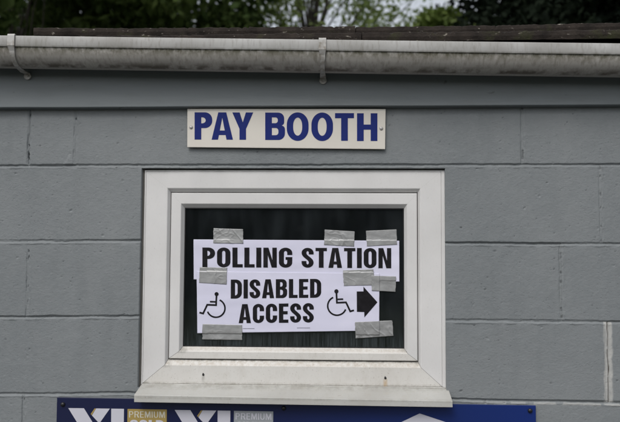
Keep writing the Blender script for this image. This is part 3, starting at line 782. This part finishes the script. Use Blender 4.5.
# ------------------------------------------------------------------ PAY BOOTH sign
m_sign = mat('cream_sign_board', (.55, .50, .43), .42); N = NT(m_sign)
N.color(N.mix(N.ramp(N.noise(7, 4), [(.3, 0.0), (.7, 1.0)]), (.62, .59, .535), (.565, .535, .48))); N.bump(N.noise(120, 2), .04, .0005)
m_blue = mat('blue_vinyl', (.022, .035, .20), .55, 0, .2); N = NT(m_blue)
N.color(N.mix(N.noise(40, 4), (.003, .012, .12), (.005, .017, .15)))
m_screw = mat('screw_cap', (.42, .41, .40), .35, .3)
PY = -.012
c0 = at(187.3, 108.6, PY); c1 = at(385.7, 108.9, PY); c2 = at(385.2, 149.2, PY); c3 = at(187.2, 147.2, PY)
sg = empty('pay_booth_sign', ((c0.x+c2.x)/2, -.003, c3.z)); tag(sg, 'cream rectangular sign reading PAY BOOTH in bold blue capitals above the window', 'sign')
def plate(name, cs, y0, y1, m, parent, bev=.0012):
    v = [(p.x, y0, p.z) for p in cs]+[(p.x, y1, p.z) for p in cs]
    o = mesh_obj(name, v, [(0, 3, 2, 1), (4, 5, 6, 7), (0, 1, 5, 4), (1, 2, 6, 5), (2, 3, 7, 6), (3, 0, 4, 7)], m, parent)
    b_ = o.modifiers.new('bevel', 'BEVEL'); b_.width = bev; b_.segments = 2
    return o
plate('board', [c0, c1, c2, c3], -.0065, PY, m_sign, sg)
its = []
for ch, l, r, dy in (('P', 194.6, 212.3, 0), ('A', 211.6, 233, .1), ('Y', 232.3, 253.3, .2), ('B', 265.2, 285, .4), ('O', 286.8, 308.6, .8), ('O', 311.4, 333, 1.0), ('T', 335, 354, 1.2), ('H', 357, 377.4, 1.4)):
    o8 = .5 if ch == 'O' else 0
    q_ = quadmap(l, 112.3+dy*.7-o8, r, 139.6+dy+o8, PY)
    W = (r-l)/27.5; tv = {'O': .232, 'A': .235, 'Y': .24}.get(ch, .245); 
    its.append((glyph(ch, W, tv, .185), (lambda q_, W: lambda u, v: q_(u/W, v))(q_, W)))
letters('lettering', its, lambda x, z: PY-.0005, m_blue, sg, None)
for px, py in ((191.1, 127.3), (381.2, 128.4)):
    p = at(px, py, PY); mb = MB(); mb.tube([(p.x, PY, p.z), (p.x, PY-.0018, p.z), (p.x, PY-.0035, p.z)], [.0054, .0052, .0030], 18); mb.obj('screw', m_screw, sg, True)

# ------------------------------------------------------------------ blue fuel-card sign under the sill
m_navy = mat('blue_sign_face', (.01, .02, .1), .32); N = NT(m_navy)
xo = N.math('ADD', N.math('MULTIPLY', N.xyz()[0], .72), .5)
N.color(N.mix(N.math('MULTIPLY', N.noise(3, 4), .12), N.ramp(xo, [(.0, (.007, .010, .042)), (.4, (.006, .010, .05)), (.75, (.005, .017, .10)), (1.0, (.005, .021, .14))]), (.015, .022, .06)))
m_silver = mat('pale_print', (.50, .50, .56), .4)
m_gold = mat('gold_print', (.32, .235, .075), .4); m_greyp = mat('grey_print', (.27, .29, .31), .4)
m_pale = mat('light_print', (.52, .50, .42), .45)
NY = -.0085
b0 = at(57, 397.4, NY); b1 = at(535.8, 405.6, NY); b3 = at(52.5, 472, NY); b2_ = at(538.2, 484, NY)
b3.x = b0.x; b2_.x = b1.x
fs = empty('fuel_price_sign', ((b0.x+b1.x)/2, -.003, b3.z)); tag(fs, 'long navy blue sign with XL lettering below the window sill', 'sign')
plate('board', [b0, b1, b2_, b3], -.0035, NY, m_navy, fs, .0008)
def poly(px): return [[(p.x, p.z) for p in [at(a_, b_, NY) for a_, b_ in px]]]
ident = lambda u, v: (u, v)
for dx, dy, badge, mword, mm in ((0, 0, 'GOLD', m_gold, m_pale), (106.4, 1.9, 'SILVER', m_greyp, m_silver)):
    sh = lambda pts: [(a_+dx, b_+dy) for a_, b_ in pts]
    # X with a cut right arm, and L
    Xp = [poly(sh([(68.3, 408), (84, 408.2), (109.5, 449.5), (93.5, 449.2)])),
          poly(sh([(96.2, 408.4), (109.9, 408.6), (99.4, 423.4), (92.0, 415.4)])),
          poly(sh([(84.5, 430.5), (90.6, 438.2), (83.0, 449), (67.0, 448.8)])),
          poly(sh([(111.3, 408.6), (124, 408.8), (123.6, 439.6), (146, 440), (146, 450), (111, 449.5)]))]
    letters('xl_emblem', [(Xp, ident)], lambda x, z: NY-.0005, m_silver, fs, None)
    letters('emblem_edge', [([poly(sh([(94.6, 408.4), (96.0, 408.4), (91.8, 415.2), (90.7, 414.0)]))], ident)], lambda x, z: NY-.0005, m_gold, fs, None)
    letters('badge', [([poly(sh([(127.6, 408.9), (166.9, 409.5), (166.5, 433), (127.2, 432.4)]))], ident)], lambda x, z: NY-.0005, mword, fs, None)
    letters('small_lettering', [word('PREMIUM', (129.2+dx, 411.1+dy, 165.0+dx, 417.4+dy), NY, .13, .11, .5, .5, .14)], lambda x, z: NY-.0009, mm, fs, None)
    letters('bold_lettering', [word(badge, (130+dx, 419.6+dy, 164+dx, 430.6+dy), NY, .22, .17, .5, .5)], lambda x, z: NY-.0009, m_silver, fs, None)
letters('arrow_emblem', [([poly([(419.6, 413.4), (446, 422.2), (446, 452), (393, 452), (393, 426)])], ident)], lambda x, z: NY-.0005, m_silver, fs, None)
m_bolt = mat('black_bolt', (.008, .008, .01), .4)
for px, py, mt_ in ((63, 404.4, m_bolt), (283.8, 408.2, m_bolt), (530, 410.6, m_bolt)):
    p = at(px, py, NY); mb = MB(); mb.tube([(p.x, NY, p.z), (p.x, NY-.003, p.z), (p.x, NY-.0055, p.z)], [.0066, .0064, .004], 16); mb.obj('screw', mt_, fs, True)

# ------------------------------------------------------------------ paper notices
def papermat(name):
    m = mat(name, (.60, .60, .74), .7, 0, .25); N = NT(m)
    N.color(N.mix(N.ramp(N.noise(5, 4), [(.3, 0.0), (.7, 1.0)]), (.64, .64, .78), (.70, .695, .83)))
    N.bump(N.noise(24, 4, (1, 1, .8)), .12, .003)
    tr = N.n('ShaderNodeBsdfTranslucent'); tr.inputs[0].default_value = (.6, .6, .74, 1)
    mx = N.n('ShaderNodeMixShader'); mx.inputs[0].default_value = .12
    N.l(N.b.outputs[0], mx.inputs[1]); N.l(tr.outputs[0], mx.inputs[2]); N.l(mx.outputs[0], N.t.nodes['Material Output'].inputs[0])
    return m
m_paper = papermat('copier_paper')
m_ink = mat('black_ink', (.008, .008, .01), .7, 0, .15); N = NT(m_ink)
N.color(N.mix(N.ramp(N.noise(40, 5), [(.4, 0.0), (.7, 1.0)]), (.0065, .006, .0075), (.014, .013, .016)))
YA, YB = .0310, .0288          # face depths of the two sheets, in front of the pane
def wr(x, z, s):
    return (noise.noise(Vector((x*11, z*16, s)))*.0011+noise.noise(Vector((x*3, z*38, s+7)))*.0009+noise.noise(Vector((x*34, z*26, s+3)))*.0005)
def surfA(x, z): return YA+wr(x, z, 1.0)
def surfB(x, z): return YB+wr(x, z, 9.0)
def sheet(name, corners, Y, surf, parent, nu=320, nv=80):
    TL, TR, BR, BL = [at(px, py, Y) for px, py in corners]; v = []; f = []
    for i in range(nu+1):
        for j in range(nv+1):
            u, t = i/nu, j/nv
            p = TL*(1-u)*(1-t)+TR*u*(1-t)+BR*u*t+BL*(1-u)*t
            v.append((p.x, surf(p.x, p.z), p.z))
    for i in range(nu):
        for j in range(nv):
            a_ = i*(nv+1)+j; f.append((a_, a_+1, a_+nv+2, a_+nv+1))
    o = mesh_obj(name, v, f, m_paper, parent, True)
    s_ = o.modifiers.new('thickness', 'SOLIDIFY'); s_.thickness = .00025; s_.offset = -1
    return o
pA = at(296, 281, YA); ntA = empty('polling_station_notice', (pA.x, YA, pA.z)); tag(ntA, 'long white paper strip reading POLLING STATION taped across the upper window glass', 'notice')
sheet('paper_sheet', [(193.6, 239.4), (399.3, 240.8), (399.4, 281.6), (193.7, 279.4)], YA, surfA, ntA)
pr = lambda s, d: (lambda x, z: s(x, z)-d*1.5)
letters('lettering', [word('POLLING', (202.4, 247.5, 292.3, 267.2), YA, .212, .165, .2, .5), word('STATION', (301.6, 247.8, 391.2, 267.6), YA, .212, .165, .3, .7)], pr(surfA, .0004), m_ink, ntA)
pB = at(289, 332, YB); ntB = empty('disabled_access_notice', (pB.x, YB, pB.z)); tag(ntB, 'white paper reading DISABLED ACCESS with wheelchair symbols and a black arrow', 'notice')
sheet('paper_sheet', [(196.6, 271.2), (379.4, 273.4), (379.2, 330.6), (197.4, 333.2)], YB, surfB, ntB, 300, 100)
letters('lettering', [word('DISABLED', (230.8, 279.6, 321.2, 298.6), YB, .212, .165, -.8, -.9), word('ACCESS', (238.7, 304.2, 313.8, 323.2), YB, .212, .165, -1.2, -.7)], pr(surfB, .0004), m_ink, ntB)
letters('arrow', [([poly2 for poly2 in [[[(p.x, p.z) for p in [at(a_, b_, YB) for a_, b_ in ((356.7, 291.4), (363.5, 291.4), (363.4, 286.6), (377.4, 302.2), (364.4, 317.4), (364.2, 312.0), (356.9, 311.8))]]]]], ident)], pr(surfB, .0004), m_ink, ntB)
def wheelchair(cx, cz, flip, px_scale):
    """pixel coordinates relative to the wheel centre; flip = facing left"""
    s = -1 if flip else 1
    def W_(pts): return [(lambda p: (p.x, p.z))(at(cx+s*a_*px_scale, cz+b_*px_scale, YB)) for a_, b_ in pts]
    t = .0052
    wheel = W_([(9.3*math.cos(R(a_)), 9.3*math.sin(R(a_))) for a_ in range(22, 250, 8)])
    head = W_([(-.6+2.1*math.cos(R(a_)), -14.6+2.1*math.sin(R(a_))) for a_ in range(0, 360, 20)])
    body = W_([(-.6, -13.6), (-.1, -3.2), (9.0, -3.6), (13.2, 5.4), (17.0, 4.4)])
    arm = W_([(-.2, -6.6), (6.2, -6.8)])
    def mitre(path, t):
        out = []; n = len(path)
        Lp, Rp = [], []
        for i in range(n):
            p = Vector(path[i]); d0 = (p-Vector(path[i-1])).normalized() if i else None; d1 = (Vector(path[i+1])-p).normalized() if i < n-1 else None
            d0 = d0 or d1; d1 = d1 or d0
            n0 = Vector((-d0.y, d0.x)); n1 = Vector((-d1.y, d1.x)); b_ = (n0+n1).normalized(); k = t/2/max(.35, b_.dot(n0))
            Lp.append(tuple(p+b_*k)); Rp.append(tuple(p-b_*k))
        return [Lp+Rp[::-1]]
    for k, (nm, pth, tt) in enumerate((('w', wheel, t*.92), ('b', body, t), ('a', arm, t*.9))):
        yield k, mitre(pth, tt)
    yield 3, [head]
for (cx, cz, fl, sc) in ((216.0, 308.2, True, .97), (337.0, 305.9, False, 1.0)):
    bmv = []
    items = list(wheelchair(cx, cz, fl, sc))
    sym = empty('wheelchair_symbol'); sym.parent = ntB
    # one printed mesh: pieces stand a tenth of a millimetre apart where they cross
    bm = bmesh.new()
    for k, shp in items:
        V_, F_ = fill([shp], ident)
        vs_ = [bm.verts.new((p[0], 0, p[1])) for p in V_]
        for v in vs_: v.co.y = surfB(v.co.x, v.co.z)-.0006-k*.00012
        for f_ in F_:
            try: bm.faces.new([vs_[i] for i in f_])
            except ValueError: pass
    bpy.data.objects.remove(sym)
    off = parent_world(ntB)
    for v in bm.verts: v.co -= off
    me = bpy.data.meshes.new('wheelchair_symbol'); bm.to_mesh(me); bm.free(); me.materials.append(m_ink)
    link(bpy.data.objects.new('wheelchair_symbol', me), ntB)
for l, r, y in ((243, 254.5, 328.6), (297, 310, 328.0)):
    letters('imprint_line', [([poly3 for poly3 in [[[(p.x, p.z) for p in [at(a_, b_, YB) for a_, b_ in ((l, y-.3), (r, y-.3), (r, y+.15), (l, y+.15))]]]]], ident)], pr(surfB, .0004), mat('faint_print', (.12, .12, .15), .6), ntB)

# ------------------------------------------------------------------ duct tape
m_tape = mat('silver_duct_tape', (.22, .225, .23), .45, .35, .5); N = NT(m_tape)
N.color(N.mix(N.ramp(N.noise(28, 5, (1, 1, 2)), [(.35, 0.0), (.7, 1.0)]), (.24, .245, .245), (.36, .365, .368)))
hh = N.math('ADD', N.math('MULTIPLY', N.noise(900, 1), .12), N.noise(34, 5, (1, 1, 1.6), .7)); N.bump(hh, .28, .003)
TAPES = [([(213.2, 228.2), (243.0, 229.2), (243.0, 243.6), (213.2, 243.2)], 'silver tape on the upper left edge of the POLLING STATION strip, above POLLING'),
         ([(199.6, 267.2), (227.0, 267.6), (226.6, 284.4), (199.0, 282.8)], 'silver tape on the left side where the two notices overlap, under letter P'),
         ([(324.8, 229.6), (354.6, 231.4), (354.2, 246.6), (324.0, 244.8)], 'silver tape on the top edge of the POLLING STATION strip, above letters TAT'),
         ([(366.0, 230.8), (396.6, 229.4), (397.2, 244.6), (367.0, 246.2)], 'silver tape at the top right corner of the POLLING STATION strip'),
         ([(343.0, 270.4), (373.4, 269.2), (374.2, 285.2), (343.8, 285.8)], 'silver tape under letters TI, left of two overlapping pieces above the arrow'),
         ([(371.8, 275.6), (396.2, 276.4), (395.6, 292.0), (371.8, 290.6)], 'silver tape right of the arrow tip, laid over the end of another piece'),
         ([(202.6, 324.0), (242.0, 325.0), (242.0, 340.2), (202.0, 339.6)], 'silver tape at the bottom left corner of the DISABLED ACCESS sheet'),
         ([(355.0, 322.0), (392.4, 320.6), (393.6, 336.0), (355.6, 338.6)], 'dull silver tape at the bottom right corner of the sheet below the arrow')]
def in_sheet(x, z, corners, Y):
    TL, TR, BR, BL = [at(px, py, Y) for px, py in corners]
    return min(TL.x, BL.x) < x < max(TR.x, BR.x) and BL.z < z < TL.z
ca = [(193.6, 239.4), (399.3, 240.8), (399.4, 281.6), (193.7, 279.4)]; cb = [(196.6, 271.2), (379.4, 273.4), (379.2, 330.6), (197.4, 333.2)]
for k, (cs, lab) in enumerate(TAPES):
    TY = .0272 if k != 5 else .0256
    TL, TR, BR, BL = [at(px, py, TY) for px, py in cs]; nu, nv = 64, 32; v = []; f = []
    for i in range(nu+1):
        for j in range(nv+1):
            u, t = i/nu, j/nv
            e = noise.noise(Vector((t*7, k*3.1, 0)))*.012*(1 if u < .5 else -1)*(abs(u-.5)*2)**6     # torn ends
            uu = u+e+noise.noise(Vector((t*30, k*5.1, 2)))*.006*(abs(u-.5)*2)**6
            p = TL*(1-uu)*(1-t)+TR*uu*(1-t)+BR*uu*t+BL*(1-uu)*t
            q_ = Vector((p.x*38+k*9, p.z*55, k*4.0))
            cr = (1-abs(noise.noise(q_))*3.2); cr = max(0, cr)**4*.0007*max(0, min(1, noise.noise(Vector((p.x*16, p.z*16, k*2.0+30)))*4+.3))
            cr2 = (1-abs(noise.noise(Vector((p.x*22+k*3, p.z*30+p.x*25, k*7.0))))*4); cr2 = max(0, cr2)**3*.0012*(k in (0, 2, 7))*max(0, min(1, noise.noise(Vector((p.x*13, p.z*19, k*4.0+60)))*4+.2))
            # the tape dips to the glass beyond the paper
            inA = in_sheet(p.x, p.z, ca, YA); inB = in_sheet(p.x, p.z, cb, YB)
            base_y = surfB(p.x, p.z) if inB else (surfA(p.x, p.z) if inA else YA+.0009)
            y = base_y-.0010-(.0008 if k == 5 else 0)-cr-cr2+noise.noise(Vector((p.x*20, p.z*20, k)))*.0004
            v.append((p.x, y, p.z))
    for i in range(nu):
        for j in range(nv):
            a_ = i*(nv+1)+j; f.append((a_, a_+1, a_+nv+2, a_+nv+1))
    c = (TL+BR)/2
    me_v = [(q[0]-c.x, q[1]-TY, q[2]-c.z) for q in v]
    o = mesh_obj('duct_tape', me_v, f, m_tape, None, True); o.location = (c.x, TY, c.z)
    s_ = o.modifiers.new('thickness', 'SOLIDIFY'); s_.thickness = .0003; s_.offset = -1
    tag(o, lab, 'tape', 'silver duct tape pieces holding the notices')

# ------------------------------------------------------------------ trees
def tree(name, label, loc, height, crown_r, crown_h, mleaf, nleaf, leaf, seed, clumps=26, gap=.5, group='trees behind the booth'):
    rr = np.random.default_rng(seed); pr_ = random.Random(seed)
    root = empty(name, (loc[0], loc[1], GZ)); tag(root, label, 'tree', group)
    mb = MB(); base_z = GZ
    H_ = height; tp = [Vector((loc[0], loc[1], base_z-.1))]
    for i in range(1, 9):
        tp.append(Vector((loc[0]+pr_.uniform(-.12, .12)*i*.5, loc[1]+pr_.uniform(-.1, .1)*i*.4, base_z+H_*.86*i/8)))
    r0 = height*.013
    mb.tube(tp, [r0*.75*(1.5 if i == 0 else 1-.1*i) for i in range(9)], 10)
    cz = base_z+H_-crown_h/2; cents = []
    for k in range(clumps):
        a_ = pr_.uniform(0, 2*math.pi); ph = pr_.uniform(-1, 1); rad = crown_r*math.sqrt(max(0.05, 1-ph*ph))*pr_.uniform(.35, 1)
        p = Vector((loc[0]+rad*math.cos(a_), loc[1]+rad*math.sin(a_), cz+ph*crown_h*.5*pr_.uniform(.75, 1)))
        cents.append(p)
        s = tp[min(8, max(2, int((p.z-base_z)/H_*8*.75)))]
        mid = s.lerp(p, .5)+Vector((pr_.uniform(-.2, .2), pr_.uniform(-.2, .2), pr_.uniform(0, .35)))
        mb.tube([s, mid, p], [r0*.22, r0*.12, r0*.03], 6, False)
    mb.obj('trunk', m_bark, root, True)
    per = nleaf//clumps; C_ = []; SH = []
    for p in cents:
        sr = crown_r*pr_.uniform(.26, .44); base_s = pr_.uniform(0, 1)
        d = rr.normal(size=(per, 3)); d /= np.linalg.norm(d, axis=1)[:, None]
        rad = sr*(rr.random(per)**gap)[:, None]
        pos = np.array(p)+d*rad*np.array([1, 1, .72])
        C_.append(pos); SH.append(np.clip(base_s*.6+rr.random(per)*.5, 0, 1))
    C_ = np.vstack(C_); SH = np.concatenate(SH); n = len(C_)
    a = rr.normal(size=(n, 3)); a /= np.linalg.norm(a, axis=1)[:, None]
    b_ = np.cross(a, rr.normal(size=(n, 3))); b_ /= np.linalg.norm(b_, axis=1)[:, None]
    s = leaf*(.6+.8*rr.random(n))[:, None]
    q0 = C_-a*s*.7; q1 = C_+b_*s*.36; q2 = C_+a*s*.7; q3 = C_-b_*s*.36
    V_ = np.stack([q0, q1, q2, q3], 1).reshape(-1, 3)
    cr = numpy_mesh('crown', V_, np.arange(4*n).reshape(n, 4), mleaf, root)
    at2 = cr.data.attributes.new('shade', 'FLOAT', 'FACE'); at2.data.foreach_set('value', SH.astype(np.float32))
    return root
def tx(px, Y): return at(px, 20, Y).x
tree('broadleaf_tree', 'dark leafy tree behind the left end of the roof', (tx(15, 9), 9), 8.2, 2.3, 6.2, m_leaf_dark, 26000, .13, 21, 34)
tree('broadleaf_tree', 'deep green tree between the left end and middle of the roofline', (tx(120, 11), 11), 9.6, 2.6, 7.2, m_leaf_dark, 30000, .13, 22, 36)
tree('broadleaf_tree', 'bright green leafy tree left of the bare sky patch above the gutter', (tx(195, 12.5), 12.5), 10.4, 2.6, 7.8, m_leaf_mid, 26000, .13, 23, 34)
tree('broadleaf_tree', 'sparse pale green tree with white sky showing through, above the window', (tx(320, 14), 14), 11.5, 3.0, 8.6, m_leaf_light, 17000, .105, 24, 95, .9)
tree('broadleaf_tree', 'rounded green tree beside the dark evergreen at the right', (tx(425, 8.6), 8.6), 5.6, 1.25, 3.2, m_leaf_mid, 16000, .09, 25, 26)
tree('evergreen_tree', 'very dark dense evergreen behind the right half of the roof', (tx(600, 7.5), 7.5), 9.5, 2.35, 8.2, m_leaf_yew, 150000, .085, 26, 60, .4)
# the hedge across the grass that the pane mirrors
hg = empty('field_hedge', (0, -21, GZ)); tag(hg, 'long dark hedge across the field, mirrored in the window glass', 'hedge')
rh = np.random.default_rng(77); n = 60000
C_ = np.stack([rh.uniform(-13, 15, n), -21+rh.uniform(-.9, .9, n), GZ+rh.random(n)**.8*4.4], 1)
C_[:, 2] += (np.sin(C_[:, 0]*1.3)+np.sin(C_[:, 0]*.57+1))*.25*(C_[:, 2]-GZ)/4
a = rh.normal(size=(n, 3)); a /= np.linalg.norm(a, axis=1)[:, None]; b_ = np.cross(a, rh.normal(size=(n, 3))); b_ /= np.linalg.norm(b_, axis=1)[:, None]
s__ = .16*(.6+.8*rh.random(n))[:, None]
V_ = np.stack([C_-a*s__, C_+b_*s__*.6, C_+a*s__, C_-b_*s__*.6], 1).reshape(-1, 3)
cr = numpy_mesh('foliage', V_, np.arange(4*n).reshape(n, 4), m_leaf_dark, hg)
at2 = cr.data.attributes.new('shade', 'FLOAT', 'FACE'); at2.data.foreach_set('value', rh.random(n).astype(np.float32))
